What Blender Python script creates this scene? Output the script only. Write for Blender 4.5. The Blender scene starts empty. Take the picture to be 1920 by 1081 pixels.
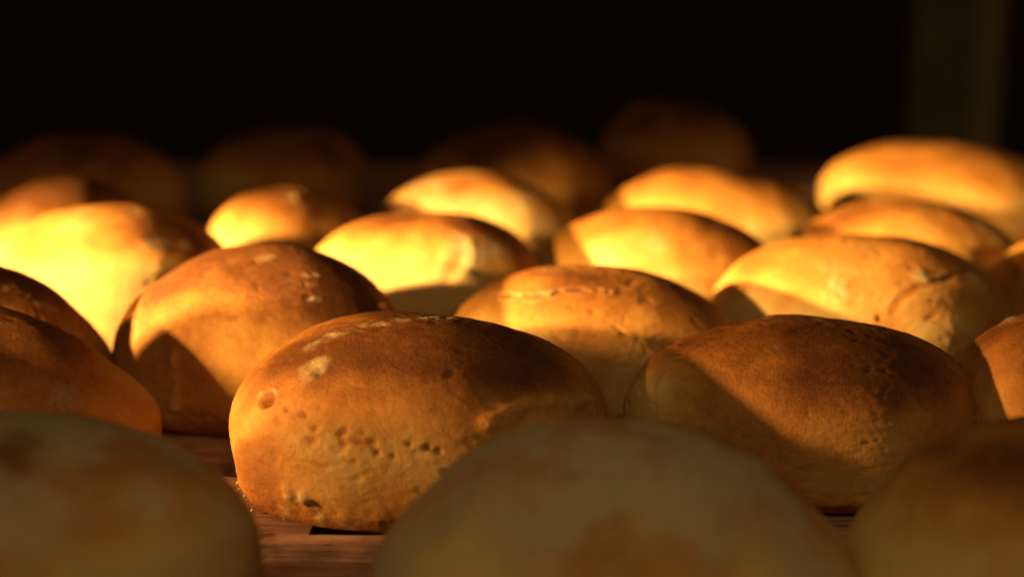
import bpy, bmesh, math
import numpy as np
from mathutils import Vector

C = bpy.context.scene
col = C.collection

# ------------------------------------------------------------------ camera
cam = bpy.data.cameras.new("camera")
cam_o = bpy.data.objects.new("camera", cam)
col.objects.link(cam_o)
cam_o.location = (0.0, 0.0, 0.148)
cam_o.rotation_euler = (math.radians(90 - 12.16), 0, 0)
cam.sensor_width = 36.0
cam.lens = 59.4
cam.clip_start = 0.02
cam.clip_end = 50.0
cam.dof.use_dof = True
cam.dof.focus_distance = 0.442
cam.dof.aperture_fstop = 6.0
cam.dof.aperture_blades = 0
C.camera = cam_o

C.cycles.sample_clamp_indirect = 0.5
C.cycles.max_bounces = 6
C.cycles.diffuse_bounces = 3
C.cycles.use_light_tree = False
C.cycles.caustics_reflective = False

# ------------------------------------------------------------------ light
w = bpy.data.worlds.new("World")
C.world = w
w.use_nodes = True
bg = w.node_tree.nodes["Background"]
bg.inputs[0].default_value = (1.0, 0.55, 0.20, 1)
bg.inputs[1].default_value = 0.065
C.view_settings.view_transform = 'Standard'
C.view_settings.look = 'None'
C.view_settings.exposure = 0.0
C.view_settings.gamma = 1.0

def spot(name, loc, target, power, half_angle, blend, radius, color):
    l = bpy.data.lights.new(name, 'SPOT')
    l.energy = power
    l.spot_size = 2 * half_angle
    l.spot_blend = blend
    l.shadow_soft_size = radius
    l.color = color
    o = bpy.data.objects.new(name, l)
    col.objects.link(o)
    o.location = loc
    o.rotation_euler = (Vector(target) - Vector(loc)).to_track_quat('-Z', 'Y').to_euler()
    return o


# low warm lamp to the left of the shelf, just outside the picture
LAMP = Vector((-0.90, 0.30, 0.200))
LAMP_FRONT = Vector((-0.75, -0.20, 0.265))


def aim(lamp, deg, dist, z):
    return (lamp.x + dist * math.cos(math.radians(deg)), lamp.y + dist * math.sin(math.radians(deg)), z)


spot("low_lamp", LAMP, aim(LAMP, 20.2, 0.9, 0.03), 250, math.radians(9.8), 0.6, 0.018, (1.0, 0.66, 0.20))
spot("low_lamp_spill", LAMP, aim(LAMP, 15, 0.9, 0.03), 74, math.radians(10.8), 0.55, 0.018, (1.0, 0.56, 0.16))
spot("front_lamp", LAMP_FRONT, aim(LAMP_FRONT, 46.0, 1.1, 0.03), 95, math.radians(7.0), 0.6, 0.020, (1.0, 0.63, 0.18))

fa = bpy.data.lights.new("dim_fill", 'AREA')
fa.energy = 0.36
fa.size = 0.20
fa.color = (1.0, 0.78, 0.33)
fo = bpy.data.objects.new("dim_fill", fa)
col.objects.link(fo)
fo.location = (-0.03, 0.03, 0.34)
fo.rotation_euler = (Vector((0.0, 0.36, 0.02)) - fo.location).to_track_quat('-Z', 'Y').to_euler()


# ------------------------------------------------------------------ helpers
def tag(o, label=None, cat=None, group=None, kind=None):
    if label: o["label"] = label
    if cat: o["category"] = cat
    if group: o["group"] = group
    if kind: o["kind"] = kind
    return o


def link(name, me, mat=None, parent=None):
    o = bpy.data.objects.new(name, me)
    col.objects.link(o)
    if mat: me.materials.append(mat)
    if parent: o.parent = parent
    return o


_rng = np.random.RandomState(7)
_perm = _rng.permutation(512).astype(np.int64)
_perm = np.concatenate([_perm, _perm, _perm])
_grad = _rng.normal(size=(512, 3))
_grad /= np.linalg.norm(_grad, axis=1)[:, None]


def perlin(p):
    i = np.floor(p).astype(np.int64)
    f = p - i
    u = f * f * f * (f * (f * 6 - 15) + 10)
    i &= 511
    res = 0
    for dx in (0, 1):
        wx = u[:, 0] if dx else 1 - u[:, 0]
        hx = _perm[(i[:, 0] + dx) & 511]
        for dy in (0, 1):
            wy = u[:, 1] if dy else 1 - u[:, 1]
            hy = _perm[(hx + i[:, 1] + dy) & 511]
            for dz in (0, 1):
                wz = u[:, 2] if dz else 1 - u[:, 2]
                h = _perm[(hy + i[:, 2] + dz) & 511]
                g = _grad[h]
                dot = g[:, 0] * (f[:, 0] - dx) + g[:, 1] * (f[:, 1] - dy) + g[:, 2] * (f[:, 2] - dz)
                res = res + wx * wy * wz * dot
    return res * 1.5


def fbm(p, n=3, gain=0.5):
    r, a = 0, 1.0
    for k in range(n):
        r = r + a * perlin(p * (2.03 ** k) + 17.3 * k)
        a *= gain
    return r


def sstep(a, b, x):
    t = np.clip((x - a) / (b - a), 0, 1)
    return t * t * (3 - 2 * t)


# ------------------------------------------------------------------ materials
def nodes(name):
    m = bpy.data.materials.new(name)
    m.use_nodes = True
    nt = m.node_tree
    return m, nt, nt.nodes["Principled BSDF"]


def N(nt, typ, **kw):
    n = nt.nodes.new(typ)
    for k, v in kw.items():
        setattr(n, k, v)
    return n


def math_node(nt, op, a, b):
    n = N(nt, 'ShaderNodeMath', operation=op)
    for i, v in enumerate((a, b)):
        if isinstance(v, (int, float)):
            n.inputs[i].default_value = v
        else:
            nt.links.new(v, n.inputs[i])
    return n.outputs[0]


def noise(nt, vec, scale, detail=3, rough=0.55):
    n = N(nt, 'ShaderNodeTexNoise')
    n.inputs['Scale'].default_value = scale
    n.inputs['Detail'].default_value = detail
    n.inputs['Roughness'].default_value = rough
    nt.links.new(vec, n.inputs['Vector'])
    return n.outputs['Fac']


def ramp(nt, fac, stops):
    r = N(nt, 'ShaderNodeValToRGB')
    e = r.color_ramp.elements
    while len(e) < len(stops):
        e.new(0.5)
    for el, (p, c) in zip(e, stops):
        el.position = p
        el.color = (*c, 1) if len(c) == 3 else c
    nt.links.new(fac, r.inputs[0])
    return r.outputs[0]


def mix(nt, fac, a, b):
    n = N(nt, 'ShaderNodeMix', data_type='RGBA')
    if isinstance(fac, (int, float)):
        n.inputs[0].default_value = fac
    else:
        nt.links.new(fac, n.inputs[0])
    for i, v in ((6, a), (7, b)):
        if isinstance(v, tuple):
            n.inputs[i].default_value = (*v, 1)
        else:
            nt.links.new(v, n.inputs[i])
    return n.outputs[2]


def crust_material():
    m, nt, b = nodes("bread_crust")
    L = nt.links.new
    pos = N(nt, 'ShaderNodeTexCoord').outputs['Object']
    bake = N(nt, 'ShaderNodeAttribute', attribute_name='bake').outputs['Fac']
    flour = N(nt, 'ShaderNodeAttribute', attribute_name='flour').outputs['Fac']
    n1 = noise(nt, pos, 130, 5, 0.6)
    n2 = noise(nt, pos, 700, 4, 0.65)
    f = math_node(nt, 'ADD', bake, math_node(nt, 'MULTIPLY', math_node(nt, 'SUBTRACT', n1, 0.5), 0.42))
    f = math_node(nt, 'ADD', f, math_node(nt, 'MULTIPLY', math_node(nt, 'SUBTRACT', n2, 0.5), 0.34))
    base = ramp(nt, f, [(0.0, (0.68, 0.43, 0.17)), (0.3, (0.56, 0.265, 0.068)), (0.55, (0.42, 0.165, 0.036)),
                        (0.8, (0.24, 0.082, 0.017)), (1.0, (0.12, 0.036, 0.009))])
    n3 = noise(nt, pos, 800, 6, 0.75)
    fl = math_node(nt, 'MULTIPLY', flour, math_node(nt, 'MULTIPLY', n3, 1.7))
    fl = ramp(nt, fl, [(0.15, (0, 0, 0)), (1.0, (1, 1, 1))])
    c = mix(nt, fl, base, (0.54, 0.42, 0.26))
    L(c, b.inputs['Base Color'])
    rr = N(nt, 'ShaderNodeMapRange')
    rr.inputs['To Min'].default_value = 0.60
    rr.inputs['To Max'].default_value = 0.95
    L(fl, rr.inputs['Value'])
    L(rr.outputs[0], b.inputs['Roughness'])
    b.inputs['Specular IOR Level'].default_value = 0.22
    b.inputs['Subsurface Weight'].default_value = 0.12
    b.inputs['Subsurface Radius'].default_value = (1.0, 0.42, 0.14)
    b.inputs['Subsurface Scale'].default_value = 0.004
    bp = N(nt, 'ShaderNodeBump')
    bp.inputs['Strength'].default_value = 0.75
    bp.inputs['Distance'].default_value = 0.0006
    hgt = math_node(nt, 'ADD', noise(nt, pos, 1100, 5, 0.7), math_node(nt, 'MULTIPLY', math_node(nt, 'MULTIPLY', fl, noise(nt, pos, 1500, 3, 0.7)), 1.2))
    L(hgt, bp.inputs['Height'])
    L(bp.outputs[0], b.inputs['Normal'])
    return m


def wood_material():
    m, nt, b = nodes("rough_board_wood")
    L = nt.links.new
    tc = N(nt, 'ShaderNodeTexCoord').outputs['Object']
    mp = N(nt, 'ShaderNodeMapping')
    mp.inputs['Scale'].default_value = (0.07, 1, 1)
    L(tc, mp.inputs['Vector'])
    v = mp.outputs[0]
    n1 = noise(nt, v, 380, 6, 0.65)
    n2 = noise(nt, tc, 60, 4, 0.6)
    c = ramp(nt, n1, [(0.3, (0.13, 0.050, 0.034)), (0.5, (0.38, 0.17, 0.115)), (0.72, (0.58, 0.33, 0.24))])
    c = mix(nt, ramp(nt, n2, [(0.45, (0, 0, 0)), (0.7, (1, 1, 1))]), c, (0.16, 0.075, 0.045))
    L(c, b.inputs['Base Color'])
    b.inputs['Roughness'].default_value = 0.8
    bp = N(nt, 'ShaderNodeBump')
    bp.inputs['Strength'].default_value = 0.8
    bp.inputs['Distance'].default_value = 0.0012
    L(n1, bp.inputs['Height'])
    L(bp.outputs[0], b.inputs['Normal'])
    return m


def plain_material(name, c1, c2, scale, rough, metal=0.0):
    m, nt, b = nodes(name)
    tc = N(nt, 'ShaderNodeTexCoord').outputs['Object']
    nt.links.new(ramp(nt, noise(nt, tc, scale, 5, 0.6), [(0.3, c1), (0.7, c2)]), b.inputs['Base Color'])
    b.inputs['Roughness'].default_value = rough
    b.inputs['Metallic'].default_value = metal
    return m


CRUST = crust_material()
WOOD = wood_material()
WALL = plain_material("sooty_wall", (0.020, 0.014, 0.010), (0.035, 0.024, 0.016), 3, 0.9)
FLOOR = plain_material("dark_floor", (0.02, 0.016, 0.012), (0.04, 0.03, 0.022), 6, 0.8)
STEEL = plain_material("painted_steel", (0.10, 0.09, 0.06), (0.20, 0.175, 0.11), 14, 0.55)
STEEL_LIT = plain_material("painted_steel_lit", (0.20, 0.165, 0.10), (0.36, 0.30, 0.19), 14, 0.55)  # lighter copy of the post steel, brightness of the lit flange painted in
FLOUR = plain_material("flour_crumb", (0.55, 0.36, 0.20), (0.70, 0.52, 0.34), 900, 0.9)


# ------------------------------------------------------------------ setting
def box_mesh(name, x0, x1, y0, y1, z0, z1, bevel=0.0):
    bm = bmesh.new()
    bmesh.ops.create_cube(bm, size=1)
    for v in bm.verts:
        v.co = Vector((x0 + (v.co.x + .5) * (x1 - x0), y0 + (v.co.y + .5) * (y1 - y0), z0 + (v.co.z + .5) * (z1 - z0)))
    if bevel:
        bmesh.ops.bevel(bm, geom=bm.edges[:], offset=bevel, segments=2, affect='EDGES')
    me = bpy.data.meshes.new(name)
    bm.to_mesh(me)
    bm.free()
    return me


tag(link("floor", box_mesh("floor", -3, 3, -1.5, 3.0, -0.95, -0.9), FLOOR), kind="structure")
tag(link("back_wall", box_mesh("back_wall", -3, 3, 2.2, 2.3, -0.9, 1.8), WALL), kind="structure")

# shelf of rough slats
shelf = bpy.data.objects.new("wooden_shelf", None)
col.objects.link(shelf)
shelf.location = (0, 0.65, -0.012)
tag(shelf, "rough wooden slatted shelf under all the bread rolls", "shelf")


def slat_mesh(name, width, seed, hole=None, length=1.3):
    """rough sawn slat along X with uneven edges; an optional slot cut through it near its front edge"""
    xs = np.linspace(-length / 2, length / 2, 261)
    ys = np.linspace(-width / 2, width / 2, 17)
    th = 0.012
    bm = bmesh.new()
    top, bot = {}, {}
    X, Y = np.meshgrid(xs, ys, indexing='ij')
    pts = np.stack([X.ravel() * 22, Y.ravel() * 300, np.full(X.size, seed * 3.7)], 1)
    zt = (0.0005 * fbm(pts, 3)).reshape(X.shape)
    edge = 0.0011 * fbm(np.stack([xs * 60, np.full(xs.size, seed * 1.3), np.zeros(xs.size)], 1), 3)
    edge2 = 0.0011 * fbm(np.stack([xs * 60, np.full(xs.size, seed * 1.3 + 9), np.zeros(xs.size)], 1), 3)
    for i in range(len(xs)):
        for j in range(len(ys)):
            k = j / (len(ys) - 1)
            y = ys[j] + edge[i] * (1 - k) + edge2[i] * k
            rnd = -0.0012 if j in (0, len(ys) - 1) else 0
            top[i, j] = bm.verts.new((xs[i], y, zt[i, j] + rnd))
            bot[i, j] = bm.verts.new((xs[i], y, -th))
    def in_hole(i, j):
        if not hole: return False
        xm, ym = (xs[i] + xs[i + 1]) / 2, (ys[j] + ys[j + 1]) / 2
        return hole[0] < xm < hole[1] and hole[2] < ym < hole[3]
    nx, ny = len(xs) - 1, len(ys) - 1
    solid = {(i, j) for i in range(nx) for j in range(ny) if not in_hole(i, j)}
    for (i, j) in solid:
        bm.faces.new((top[i, j], top[i + 1, j], top[i + 1, j + 1], top[i, j + 1]))
        bm.faces.new((bot[i, j], bot[i, j + 1], bot[i + 1, j + 1], bot[i + 1, j]))
        for di, dj, a, b in ((0, -1, (i, j), (i + 1, j)), (0, 1, (i + 1, j + 1), (i, j + 1)),
                             (-1, 0, (i, j + 1), (i, j)), (1, 0, (i + 1, j), (i + 1, j + 1))):
            if (i + di, j + dj) not in solid:
                bm.faces.new((top[a], bot[a], bot[b], top[b]))
    for v in [v for v in bm.verts if not v.link_faces]:
        bm.verts.remove(v)
    me = bpy.data.meshes.new(name)
    bm.to_mesh(me)
    bm.free()
    me.shade_smooth()
    me.set_sharp_from_angle(angle=math.radians(40))
    me.materials.append(WOOD)
    return me


PITCH, WID = 0.0625, 0.050
slat_meshes = [slat_mesh("slat", WID, s) for s in range(4)]
slot_mesh = slat_mesh("slat", WID, 11, hole=(-0.0485, -0.0275, -0.0205, -0.0105))
y0 = 0.4185                                     # centre of the slat in front of the near roll
for k in range(-5, 11):
    me = slot_mesh if k == 0 else slat_meshes[k % 4]
    o = link("slat", me, None, shelf)
    o.location = (0, y0 + k * PITCH - 0.65, 0.0118 + 0.0002 * math.sin(k * 2.3))
    o.rotation_euler.z = math.radians(-1.4) + 0.006 * math.sin(k * 5.1)
for x in (-0.60, 0.60):
    o = link("bearer", box_mesh("bearer", x - .02, x + .02, -0.57, 0.41, -0.035, -0.0004, 0.002), WOOD, shelf)

# the upright behind the last rolls at the right
post = link("rack_post", box_mesh("rack_post", -0.044, 0.012, -0.004, 0.004, -0.9, 0.75, 0.002), STEEL)
post.location = (0.358, 1.36, 0)
post.rotation_euler.z = math.radians(16)
flange = link("flange", box_mesh("flange", -0.001, 0.024, -0.004, 0.004, -0.9, 0.75, 0.002), STEEL_LIT, post)
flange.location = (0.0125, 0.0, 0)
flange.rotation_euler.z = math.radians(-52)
tag(post, "tall dim upright post in the dark behind the bread rolls at the right", "post")

# crumbs and grains of flour lying on the slats round the near rolls
bm = bmesh.new()
rc = np.random.RandomState(3)
for k in range(360):
    near = k < 200
    cx = rc.uniform(-0.085, 0.03) if near else rc.uniform(-0.2, 0.25)
    cyy = rc.uniform(0.392, 0.470) if near else rc.uniform(0.33, 0.72)
    fy = (cyy - (0.4185 - 0.025)) % 0.0625
    if fy > 0.047 or fy < 0.003 or (-0.049 < cx < -0.027 and 0.397 < cyy < 0.410):
        continue
    rad = 0.0002 + 0.0007 * rc.uniform() ** 3
    g = bmesh.ops.create_icosphere(bm, subdivisions=1, radius=rad)
    off = Vector((cx, cyy, rad * 0.5 + 0.0002))
    for v in g['verts']:
        v.co = v.co * rc.uniform(0.7, 1.3) + off
me = bpy.data.meshes.new("bread_crumbs")
bm.to_mesh(me)
bm.free()
tag(link("bread_crumbs", me, FLOUR), "pale bread crumbs and flour grains scattered on the wooden slats", "crumbs", kind="stuff")

# ------------------------------------------------------------------ bread rolls
_ico = {}


def ico(n):
    if n not in _ico:
        bm = bmesh.new()
        bmesh.ops.create_icosphere(bm, subdivisions=n, radius=1)
        v = np.array([x.co[:] for x in bm.verts])
        f = np.array([[q.index for q in x.verts] for x in bm.faces], dtype=np.int32)
        bm.free()
        _ico[n] = (v, f)
    return _ico[n]


PT = np.array([0, .06, .12, .18, .24, .30, .37, .44, .50, .57, .64, .70, .75, 1.0])
PZ = np.array([1, .988, .953, .893, .810, .705, .575, .455, .355, .24, .125, .045, 0, 0])
PR = np.array([0, .19, .375, .55, .710, .845, .945, .990, 1.0, .997, .980, .950, .905, 0])


def smooth_interp(t, xp, fp):
    m = np.gradient(fp, xp)
    i = np.clip(np.searchsorted(xp, t, side='right') - 1, 0, len(xp) - 2)
    h = xp[i + 1] - xp[i]
    u = (t - xp[i]) / h
    return ((2 * u**3 - 3 * u**2 + 1) * fp[i] + (u**3 - 2 * u**2 + u) * h * m[i]
            + (-2 * u**3 + 3 * u**2) * fp[i + 1] + (u**3 - u**2) * h * m[i + 1])


def bread_roll(x, y, a, b, h, yaw, label, sub=6, seed=0, tone=0.0, flour=0.5, skew=(0, 0), full=1.0, power=2.05,
               side=0.0, feats=(), lump=1.0, cone=0.0):
    """a, b half length and half width, h height; feats are dents, ridges, cracks and flour patches in roll coordinates
    (u, v, s): u, v direction on the plan in the world's x, y and s the height from 0 to 1"""
    v, f = ico(sub)
    t = np.arccos(np.clip(v[:, 2], -1, 1)) / np.pi
    phi = np.arctan2(v[:, 1], v[:, 0])
    r = smooth_interp(t, PT, PR)
    z = np.clip(smooth_interp(t, PT, PZ), 0, 1.02)
    vr = np.random.RandomState(seed * 13 + 5).uniform(-1, 1, 4)
    full = full * (0.93 + 0.07 * vr[0])
    power = power + 0.12 + 0.2 * vr[1]
    skew = (skew[0] + 0.004 * vr[2], skew[1] + 0.002 * vr[3])
    r = r ** full * (1 - cone * sstep(0.25, 0.72, z))
    cp, sp = np.cos(phi), np.sin(phi)
    rho = (np.abs(cp) ** power + np.abs(sp) ** power) ** (-1 / power)
    P = np.stack([a * rho * r * cp, b * rho * r * sp, h * z], 1)
    hs = z
    P[:, 0] += skew[0] * hs ** 1.5
    P[:, 1] += skew[1] * hs ** 1.5
    cy, sy = math.cos(yaw), math.sin(yaw)
    P[:, :2] = P[:, :2] @ np.array([[cy, sy], [-sy, cy]])
    Nn = P - np.array([skew[0] * .3, skew[1] * .3, h * 0.3])
    Nn[:, 2] *= 1.5
    Nn /= np.linalg.norm(Nn, axis=1)[:, None] + 1e-9
    S = P + np.array([seed * 0.731, seed * 0.417, seed * 0.193])
    up = sstep(0.0, 0.12, hs)
    foot = sstep(0.30, 0.0, hs)
    d = lump * 0.0042 * perlin(S * 15) + lump * 0.0016 * perlin(S * 34 + 9) + lump * 0.0006 * fbm(S * 55, 2)
    wr = perlin(S * np.array([60, 60, 150]) + 5)
    d += 0.00016 * wr * (1 - 0.5 * hs)
    pim = perlin(S * 520)
    d += 0.00012 * pim + 0.00011 * perlin(S * 1000) - 0.00035 * sstep(0.42, 0.7, perlin(S * 300 + 21))
    # coverage of flour and depth of baking
    fz = fbm(S * 70 + 31, 3)
    fl = np.clip(flour * sstep(-0.1, 0.75, fz + 0.45 * (flour - 0.5)), 0, 1)
    if flour > 0.6:
        fl = flour * (0.32 + 0.68 * sstep(-0.55, 0.5, fz))
    bk = 0.16 + 0.62 * sstep(0.42, 1.02, hs) + 0.28 * sstep(0.20, 0.0, hs) + tone + side * (P[:, 0] / a)
    bk += 0.34 * fbm(S * 30 + 3, 3) - 0.10 * np.clip(wr, 0, 1)
    ry = np.array([[cy, sy, 0], [-sy, cy, 0], [0, 0, 1]])
    P0 = P.copy()

    def on(c):                                   # nearest place on the crust
        c = np.array(c) @ ry
        return P0[np.argmin(((P0 - c) ** 2).sum(1))]
    for ft in feats:
        kind = ft[0]
        if kind in ('pit', 'bump', 'flour', 'brown', 'pale'):
            _, c, rad, amt = ft
            q = np.linalg.norm(P0 - on(c), axis=1)
            q = q / (rad * (1 + 0.35 * perlin(S * 260 + 7)))
            g = np.exp(-q ** 2)
            if kind == 'pit':
                d += -0.7 * amt * np.exp(-q ** 4) + 0.12 * amt * np.exp(-((q - 1.45) / .35) ** 2)
                bk += 0.25 * np.exp(-q ** 4)
            elif kind == 'bump':
                d += amt * g
            elif kind == 'flour':
                fl = np.clip(fl + amt * g, 0, 1)
                d += 0.0009 * amt * g * (0.5 + perlin(S * 420) + 0.7 * perlin(S * 800))
            elif kind == 'brown':
                bk += amt * g
            elif kind == 'pale':
                bk -= amt * g
        else:                                    # along a line of points
            _, line, rad, amt = ft
            line = np.array([on(c) for c in line])
            q = np.full(len(P), 9.0)
            for p0, p1 in zip(line[:-1], line[1:]):
                e = p1 - p0
                k = np.clip(((P0 - p0) @ e) / (e @ e), 0, 1)
                q = np.minimum(q, np.linalg.norm(P0 - p0 - k[:, None] * e, axis=1))
            q = q + 0.0012 * perlin(S * 230 + 2) + 0.0006 * perlin(S * 600 + 4)
            g = np.exp(-(q / rad) ** 2)
            if kind == 'crack':
                d += -amt * g + 0.45 * amt * np.exp(-((q - 2.0 * rad) / rad) ** 2)
                bk += 0.35 * g
                fl = np.clip(fl + 0.35 * np.exp(-((q - 2.0 * rad) / rad) ** 2), 0, 1)
            elif kind == 'fold':
                d += amt * g
                bk -= 0.20 * g
            elif kind == 'floury':
                g = 0.8 * g * (0.35 + 0.65 * sstep(-.5, .5, perlin(S * 260 + 3)))
                fl = np.clip(fl + amt * g, 0, 1)
                d += 0.0011 * amt * g * (0.4 + perlin(S * 420) + 0.8 * perlin(S * 800))
            elif kind == 'pores':
                cell = perlin(S * 330 + 11)
                d += -0.6 * amt * g * sstep(0.28, 0.62, cell) + 0.2 * amt * g * perlin(S * 500)
                bk += 0.22 * g * sstep(0.25, 0.6, cell)
    # floury grit stands proud
    d += fl * 0.00035 * np.clip(perlin(S * 700 + 13), -0.2, 1)
    d += foot * 0.0007 * fbm(S * 190, 3)
    P += Nn * (d * (0.25 + 0.75 * up))[:, None]
    P[:, 2] = np.where(t >= 0.75, 0.0, np.maximum(P[:, 2], 0.0))
    me = bpy.data.meshes.new("bread_roll")
    me.vertices.add(len(P))
    me.vertices.foreach_set("co", P.astype(np.float32).ravel())
    me.loops.add(f.size)
    me.polygons.add(len(f))
    me.polygons.foreach_set("loop_start", np.arange(0, f.size, 3, dtype=np.int32))
    me.polygons.foreach_set("loop_total", np.full(len(f), 3, dtype=np.int32))
    me.loops.foreach_set("vertex_index", f.ravel())
    me.update()
    for nm, val in (("bake", np.clip(bk, 0, 1)), ("flour", np.clip(fl, 0, 1))):
        at = me.attributes.new(nm, 'FLOAT', 'POINT')
        at.data.foreach_set("value", val.astype(np.float32))
    me.shade_smooth()
    o = link("bread_roll", me, CRUST)
    o.location = (x, y, 0.0008)
    tag(o, label, "bread roll", "bread rolls set out on the slatted shelf")
    return o


# the big roll in the middle, nearest in focus
bread_roll(-0.0235, 0.436, .0505, .044, .0460, math.radians(-7),
           "big sharp brown-topped roll in the middle foreground with a deep pit at its left", 7, 1, tone=0.22, flour=0.12, lump=.6, power=2.4, full=.95, skew=(-.006, 0),
           feats=[('pit', (-0.0340, -0.0321, 0.0308), .0020, .0036), ('flour', (-0.0319, -0.0318, 0.0327), .0016, .5),
                  ('flour', (-0.0366, -0.0288, 0.0311), .0012, .5),
                  ('pit', (-0.0277, -0.0371, 0.0298), .0009, .0010), ('pit', (-0.0229, -0.0395, 0.0294), .0010, .0011),
                  ('pit', (-0.0195, -0.0416, 0.0271), .0009, .0010), ('pit', (-0.0117, -0.0431, 0.0267), .0008, .0011),
                  ('pit', (-0.0133, -0.0434, 0.0260), .0008, .0010), ('pit', (-0.0040, -0.0449, 0.0221), .0008, .0008),
                  ('pit', (0.0081, -0.0439, 0.0233), .0008, .0011), ('pit', (0.0107, -0.0443, 0.0227), .0009, .0010),
                  ('pit', (0.0041, -0.0442, 0.0239), .0007, .0009), ('pit', (-0.0076, -0.0437, 0.0265), .0007, .0008),
                  ('pores', [(-0.0302, -0.0360, 0.0296), (-0.0194, -0.0423, 0.0267), (-0.0085, -0.0441, 0.0239), (0.0171, -0.0437, 0.0219)], .0042, .0008),
                  ('pores', [(-0.0241, -0.0424, 0.0225), (-0.0148, -0.0448, 0.0194), (-0.0017, -0.0454, 0.0187)], .0040, .0005),
                  ('floury', [(-0.0250, -0.0184, 0.0419), (-0.0165, -0.0141, 0.0449), (-0.0064, -0.0081, 0.0461), (0.0095, 0.0043, 0.0440), (0.0156, 0.0041, 0.0431)], .0034, .75),
                  ('flour', (-0.0233, -0.0298, 0.0380), .0042, .45), ('flour', (-0.0210, -0.0274, 0.0399), .0026, .5),
                  ('pit', (-0.0213, -0.0312, 0.0377), .0013, .0010),
                  ('pale', (-0.0322, -0.0386, 0.0200), .012, .12), ('pale', (-0.0148, -0.0446, 0.0207), .012, .10), ('pale', (0.0082, -0.0451, 0.0207), .012, .15),
                  ('brown', (0.0228, -0.0230, 0.0392), .016, .30), ('brown', (-0.0017, -0.0323, 0.0388), .012, .14), ('brown', (-0.0294, -0.0153, 0.0410), .008, .15),
                  ('fold', [(0.0227, -0.0388, 0.0291), (0.0260, -0.0358, 0.0308), (0.0309, -0.0307, 0.0320), (0.0408, -0.0200, 0.0300), (0.0449, -0.0099, 0.0266)], .0024, .0015),
                  ('bump', (-0.0269, -0.0403, 0.0085), .0018, .0013), ('bump', (-0.0223, -0.0423, 0.0090), .0013, .0015),
                  ('flour', (-0.0270, -0.0401, 0.0080), .0030, .5), ('flour', (-0.0223, -0.0422, 0.0088), .0022, .7),
                  ('flour', (-0.0191, -0.0415, 0.0036), .0022, .7), ('flour', (-0.0284, -0.0383, 0.0035), .0022, .5), ('flour', (-0.0129, -0.0413, 0.0014), .002, .6),
                  ('brown', (-0.0367, -0.0355, 0.0137), .010, .20)])
bread_roll(-0.080, 0.512, .0440, .039, .0490, math.radians(-6),
           "smooth orange-brown roll left of centre with only its upper half lit", 7, 2, tone=0.30, flour=0.08, lump=.6, skew=(.002, 0),
           feats=[('floury', [(0.0153, -0.0211, 0.0439), (0.0190, -0.0186, 0.0447), (0.0233, -0.0158, 0.0451)], .0010, .7),
                  ('floury', [(0.0213, -0.0256, 0.0400), (0.0252, -0.0244, 0.0397)], .0009, .8), ('floury', [(0.0252, -0.0328, 0.0300), (0.0289, -0.0308, 0.0303)], .0012, .7),
                  ('floury', [(0.0194, -0.0212, 0.0433), (0.0257, -0.0188, 0.0429), (0.0294, -0.0154, 0.0426)], .0008, .6),
                  ('flour', (0.0274, -0.0312, 0.0313), .0012, .8), ('flour', (0.0063, -0.0094, 0.0486), .004, .4),
                  ('bump', (0.0416, -0.0093, 0.0324), .0018, .0024), ('bump', (0.0406, -0.0098, 0.0341), .0014, .0016), ('bump', (0.0424, -0.0096, 0.0305), .0012, .0014),
                  ('brown', (0.0344, -0.0188, 0.0375), .016, .40), ('pale', (-0.0178, -0.0277, 0.0356), .016, .16),
                  ('pores', [(0.0027, -0.0320, 0.0357), (0.0092, -0.0354, 0.0300)], .005, .0003), ('fold', [(-0.0155, -0.0353, 0.0241), (-0.0147, -0.0360, 0.0167), (-0.0157, -0.0359, 0.0086)], .0016, .0009)])
bread_roll(0.0240, 0.523, .0485, .037, .0415, math.radians(-4),
           "roll behind the middle one, with a ragged crack along its crest", 7, 3, tone=-0.06, flour=0.15, lump=.7,
           feats=[('crack', [(-0.0292, -0.0136, 0.0344), (-0.0205, -0.0190, 0.0355), (-0.0155, -0.0205, 0.0365), (-0.0109, -0.0222, 0.0365), (-0.0075, -0.0205, 0.0377), (-0.0021, -0.0206, 0.0387), (0.0006, -0.0211, 0.0382), (0.0068, -0.0208, 0.0379)], .0006, .0012),
                  ('floury', [(-0.0127, -0.0051, 0.0410), (0.0005, -0.0017, 0.0414), (0.0139, -0.0033, 0.0404), (0.0242, -0.0077, 0.0378)], .003, .5),
                  ('pit', (0.0068, -0.0208, 0.0379), .0008, .0010), ('pit', (-0.0046, -0.0262, 0.0350), .0008, .0007), ('pit', (0.0016, -0.0288, 0.0336), .0008, .0006),
                  ('brown', (-0.0045, -0.0127, 0.0404), .008, .22), ('pale', (0.0098, -0.0338, 0.0270), .014, .12), ('brown', (0.0343, -0.0164, 0.0308), .014, .30)])
bread_roll(0.080, 0.446, .0495, .038, .0425, math.radians(-9),
           "large dark roll right of the middle one, a shadow across its front", 7, 4, tone=0.26, flour=0.08, lump=.6,
           feats=[('pit', (-0.0339, -0.0136, 0.0333), .0010, .0012), ('fold', [(-0.0347, -0.0140, 0.0329), (-0.0364, -0.0173, 0.0306), (-0.0371, -0.0203, 0.0275)], .0022, .0012),
                  ('bump', (-0.0348, -0.0030, 0.0342), .0016, .0010),
                  ('floury', [(-0.0120, 0.0085, 0.0405), (-0.0005, 0.0058, 0.0415), (0.0110, 0.0049, 0.0406)], .0026, .5), ('flour', (0.0124, -0.0325, 0.0299), .006, .15),
                  ('flour', (-0.0090, -0.0160, 0.0386), .004, .3), ('pale', (-0.0424, -0.0186, 0.0213), .014, .36), ('brown', (0.0129, -0.0141, 0.0399), .018, .22)])
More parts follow.
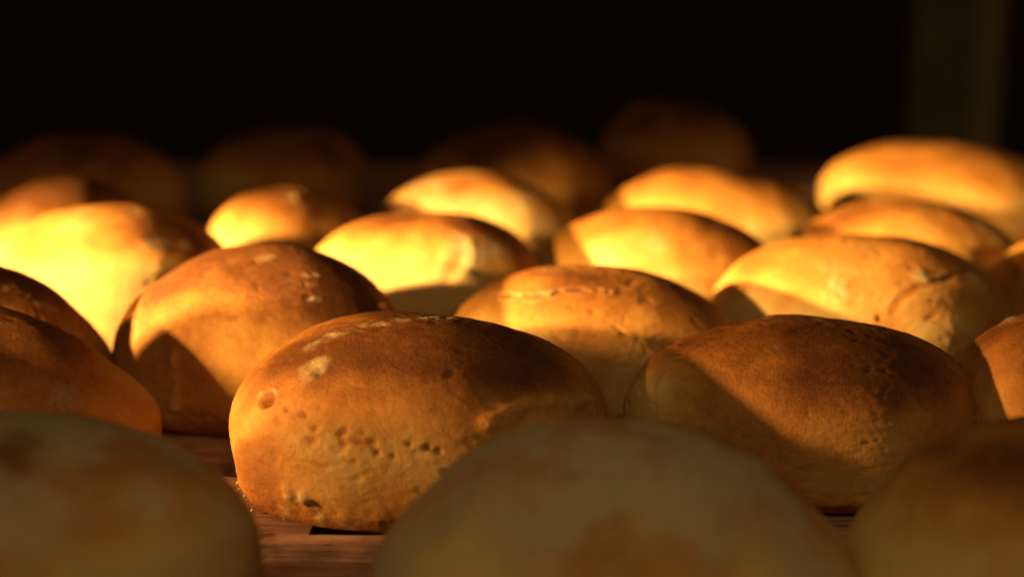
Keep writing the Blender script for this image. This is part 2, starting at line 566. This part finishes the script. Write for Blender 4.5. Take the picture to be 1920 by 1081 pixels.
bread_roll(0.117, 0.553, .050, .038, .046, math.radians(-8),
           "golden roll at the right with pale flour specks and a slanting fold", 7, 5, tone=-0.12, flour=0.2, lump=.7,
           feats=[('flour', (-0.0100, -0.0284, 0.0359), .004, .5), ('flour', (-0.0089, -0.0314, 0.0323), .0035, .6), ('flour', (-0.0129, -0.0231, 0.0392), .003, .4),
                  ('flour', (0.0162, -0.0238, 0.0385), .0026, .7), ('flour', (0.0175, -0.0255, 0.0369), .0018, .6),
                  ('crack', [(0.0337, -0.0098, 0.0374), (0.0240, -0.0234, 0.0365), (0.0163, -0.0276, 0.0353), (0.0114, -0.0305, 0.0330), (0.0082, -0.0333, 0.0289)], .0010, .0002),
                  ('fold', [(0.0355, -0.0156, 0.0357), (0.0262, -0.0256, 0.0341), (0.0174, -0.0308, 0.0321)], .004, .0006),
                  ('pit', (0.0033, -0.0346, 0.0257), .0011, .0013), ('brown', (0.0055, -0.0353, 0.0254), .004, .3), ('floury', [(-0.0190, -0.0107, 0.0432), (-0.0039, -0.0094, 0.0448)], .003, .35),
                  ('brown', (0.0315, -0.0256, 0.0302), .014, .30), ('pale', (-0.0349, -0.0266, 0.0255), .016, .12)])
bread_roll(-0.147, 0.597, .048, .039, .0475, math.radians(-6),
           "dazzlingly lit yellow roll at the left with a brown spot on its right shoulder", 6, 6, tone=-0.22, flour=0.35, power=2.0, lump=.4,
           feats=[('brown', (0.0269, -0.0132, 0.0420), .0105, .95), ('brown', (0.0349, -0.0117, 0.0381), .008, .8), ('brown', (0.0094, -0.0055, 0.0478), .012, .20),
                  ('flour', (0.0336, -0.0136, 0.0383), .003, .5), ('flour', (0.0256, -0.0225, 0.0382), .004, .5), ('flour', (0.0325, -0.0256, 0.0318), .006, .5),
                  ('flour', (-0.0020, -0.0165, 0.0450), .008, .4), ('pale', (-0.0075, -0.0364, 0.0277), .024, .2)])
bread_roll(-0.034, 0.596, .0450, .039, .046, math.radians(-6),
           "bright yellow roll left of centre with a floury creased right end", 6, 7, tone=-0.18, flour=0.2, lump=.4,
           feats=[('brown', (-0.0042, -0.0066, 0.0454), .013, .34), ('brown', (0.0165, -0.0122, 0.0446), .010, .34), ('brown', (0.0351, -0.0118, 0.0372), .012, .4),
                  ('flour', (0.0238, -0.0267, 0.0359), .007, .6), ('flour', (0.0307, -0.0182, 0.0379), .006, .6), ('flour', (0.0207, -0.0240, 0.0397), .005, .5),
                  ('crack', [(0.0173, -0.0223, 0.0407), (0.0174, -0.0299, 0.0347), (0.0158, -0.0340, 0.0295), (0.0149, -0.0366, 0.0231)], .0016, .0003),
                  ('fold', [(0.0219, -0.0244, 0.0389), (0.0218, -0.0307, 0.0328), (0.0204, -0.0352, 0.0258)], .0050, .0004), ('pale', (-0.0233, -0.0286, 0.0294), .018, .16)])
bread_roll(0.053, 0.609, .0465, .037, .0455, math.radians(-12),
           "golden roll right of centre with a bright band above a curved shadow", 6, 8, tone=-0.12, flour=0.15, lump=.6,
           feats=[('brown', (0.0013, -0.0138, 0.0453), .012, .22), ('brown', (0.0368, 0.0048, 0.0352), .012, .45), ('brown', (0.0231, -0.0100, 0.0418), .010, .20),
                  ('flour', (0.0235, -0.0067, 0.0424), .003, .7), ('flour', (0.0037, -0.0284, 0.0379), .008, .3), ('pale', (-0.0061, -0.0304, 0.0359), .014, .15)])
bread_roll(-0.093, 0.680, .033, .034, .0425, 0,
           "small round amber roll standing behind two bright yellow ones at the left", 6, 9, tone=-0.05, flour=0.12,
           feats=[('flour', (0.0068, -0.0130, 0.0406), .003, .8), ('brown', (0.0145, -0.0184, 0.0359), .012, .18)])
bread_roll(-0.013, 0.715, .044, .036, .043, math.radians(-12),
           "pale straw-coloured blurred roll sloping down to the right near the centre", 6, 10, tone=-0.16, flour=0.6, lump=.5)
bread_roll(0.091, 0.735, .0530, .038, .0415, math.radians(-5),
           "long low amber blurred roll in the back row right of centre", 5, 11, tone=-0.06, flour=0.2)
bread_roll(0.149, 0.634, .047, .038, .043, math.radians(-10),
           "golden roll between the far right blurred one and the one with flour specks", 6, 12, tone=-0.2, flour=0.2,
           feats=[('flour', (0.0282, -0.0124, 0.0377), .005, .7), ('flour', (0.0330, -0.0133, 0.0345), .004, .6), ('brown', (-0.0206, -0.0115, 0.0416), .012, .2)])
bread_roll(0.207, 0.808, .055, .040, .0445, math.radians(-6),
           "amber blurred roll farthest back at the right, in front of the post", 5, 13, tone=-0.04, flour=0.3)
bread_roll(0.097, 0.976, .043, .040, .045, 0,
           "very dim rounded roll in the far back right of centre", 5, 14, tone=0.2, flour=0.5)
bread_roll(0.001, 0.850, .052, .040, .046, 0,
           "wide dark brown blurred roll behind the pale straw-coloured one", 5, 15, tone=0.3, flour=0.2)
bread_roll(-0.120, 0.873, .043, .040, .045, 0,
           "dark brown blurred roll behind the small round amber one", 5, 16, tone=0.15, flour=0.2)
bread_roll(-0.207, 0.798, .051, .042, .047, 0,
           "big dim brown blurred roll in the back at the far left", 5, 17, tone=0.15, flour=0.2)
bread_roll(-0.184, 0.690, .034, .036, .0440, 0,
           "dim roll just showing above the dazzling yellow one at the left edge", 5, 18, tone=0.25, lump=.5, flour=0.3)
bread_roll(-0.168, 0.500, .046, .036, .0460, 0,
           "dark brown roll with a crumbly crest, cut by the left edge", 7, 19, tone=0.22, flour=0.15, cone=.15, lump=.6,
           feats=[('floury', [(0.0173, -0.0118, 0.0414), (0.0219, -0.0083, 0.0405), (0.0266, -0.0087, 0.0365), (0.0320, -0.0024, 0.0330)], .0022, .6),
                  ('bump', (0.0350, -0.0004, 0.0298), .0012, .0014), ('bump', (0.0383, -0.0031, 0.0253), .0012, .0014), ('bump', (0.0334, 0.0007, 0.0319), .0012, .0010)])
bread_roll(-0.147, 0.450, .0490, .029, .0450, math.radians(4),
           "reddish brown roll at the left edge, behind the olive floury one in the corner", 6, 20, tone=0.25, flour=0.15, lump=.6, cone=.2,
           feats=[('flour', (.030, -.026, .030), .006, .5), ('bump', (.034, .0, .036), .0012, .0012)])
bread_roll(-0.108, 0.336, .0550, .037, .0490, math.radians(-4),
           "blurred olive-brown floury roll filling the lower left corner", 6, 25, tone=0.02, flour=0.75, lump=.7)
bread_roll(-0.242, 0.337, .035, .033, .074, 0,  # out of view, made extra tall to shade the reddish brown roll
           "added tall roll-shaped shade caster left of the olive-brown floury one, beyond the lower left corner", 5, 27, tone=0.1, flour=0.3)
bread_roll(-0.168, 0.280, .048, .038, .072, math.radians(-20),  # unseen, added to keep the front lamp off the corner roll
           "added tall roll-shaped shade caster in front of the olive-brown floury one, below the lower left corner", 5, 28, tone=0.1, flour=0.3)
bread_roll(-0.223, 0.437, .033, .026, .070, 0,  # unseen blocker, added to hold the low lamp off the left rolls
           "added tall roll-shaped shade caster left of the reddish brown one, beyond the left edge", 5, 26, tone=0.1, flour=0.3)
bread_roll(0.0225, 0.338, .0515, .040, .0425, math.radians(-6),
           "blurred floury olive-grey roll at the bottom centre, nearest of all", 6, 21, tone=0.0, flour=0.9, lump=.7, cone=.14,
           feats=[('floury', [(-0.0186, -0.0288, 0.0299), (-0.0062, -0.0248, 0.0361), (0.0133, -0.0156, 0.0401)], .005, .8),
                  ('flour', (-0.0076, -0.0074, 0.0437), .010, .4), ('flour', (0.0234, -0.0197, 0.0332), .010, .5), ('pale', (-0.0290, -0.0276, 0.0251), .010, .3)])
bread_roll(0.116, 0.342, .045, .040, .042, 0,
           "blurred orange-brown roll in the lower right corner", 6, 22, tone=-0.08, flour=0.2, lump=.7, cone=.15)
bread_roll(0.153, 0.440, .036, .036, .046, 0,
           "brown roll cut by the right edge, beside the large dark one", 6, 23, tone=0.28, flour=0.15, lump=.8,
           feats=[('bump', (-0.0172, 0.0056, 0.0424), .003, .0007), ('flour', (-0.0172, 0.0056, 0.0424), .004, .5)])
bread_roll(0.198, 0.577, .034, .037, .045, 0,
           "brown roll at the right edge beside the golden one with a slanting fold", 5, 24, tone=0.15, flour=0.2,
           feats=[('flour', (-.026, -.018, .028), .003, .6)])
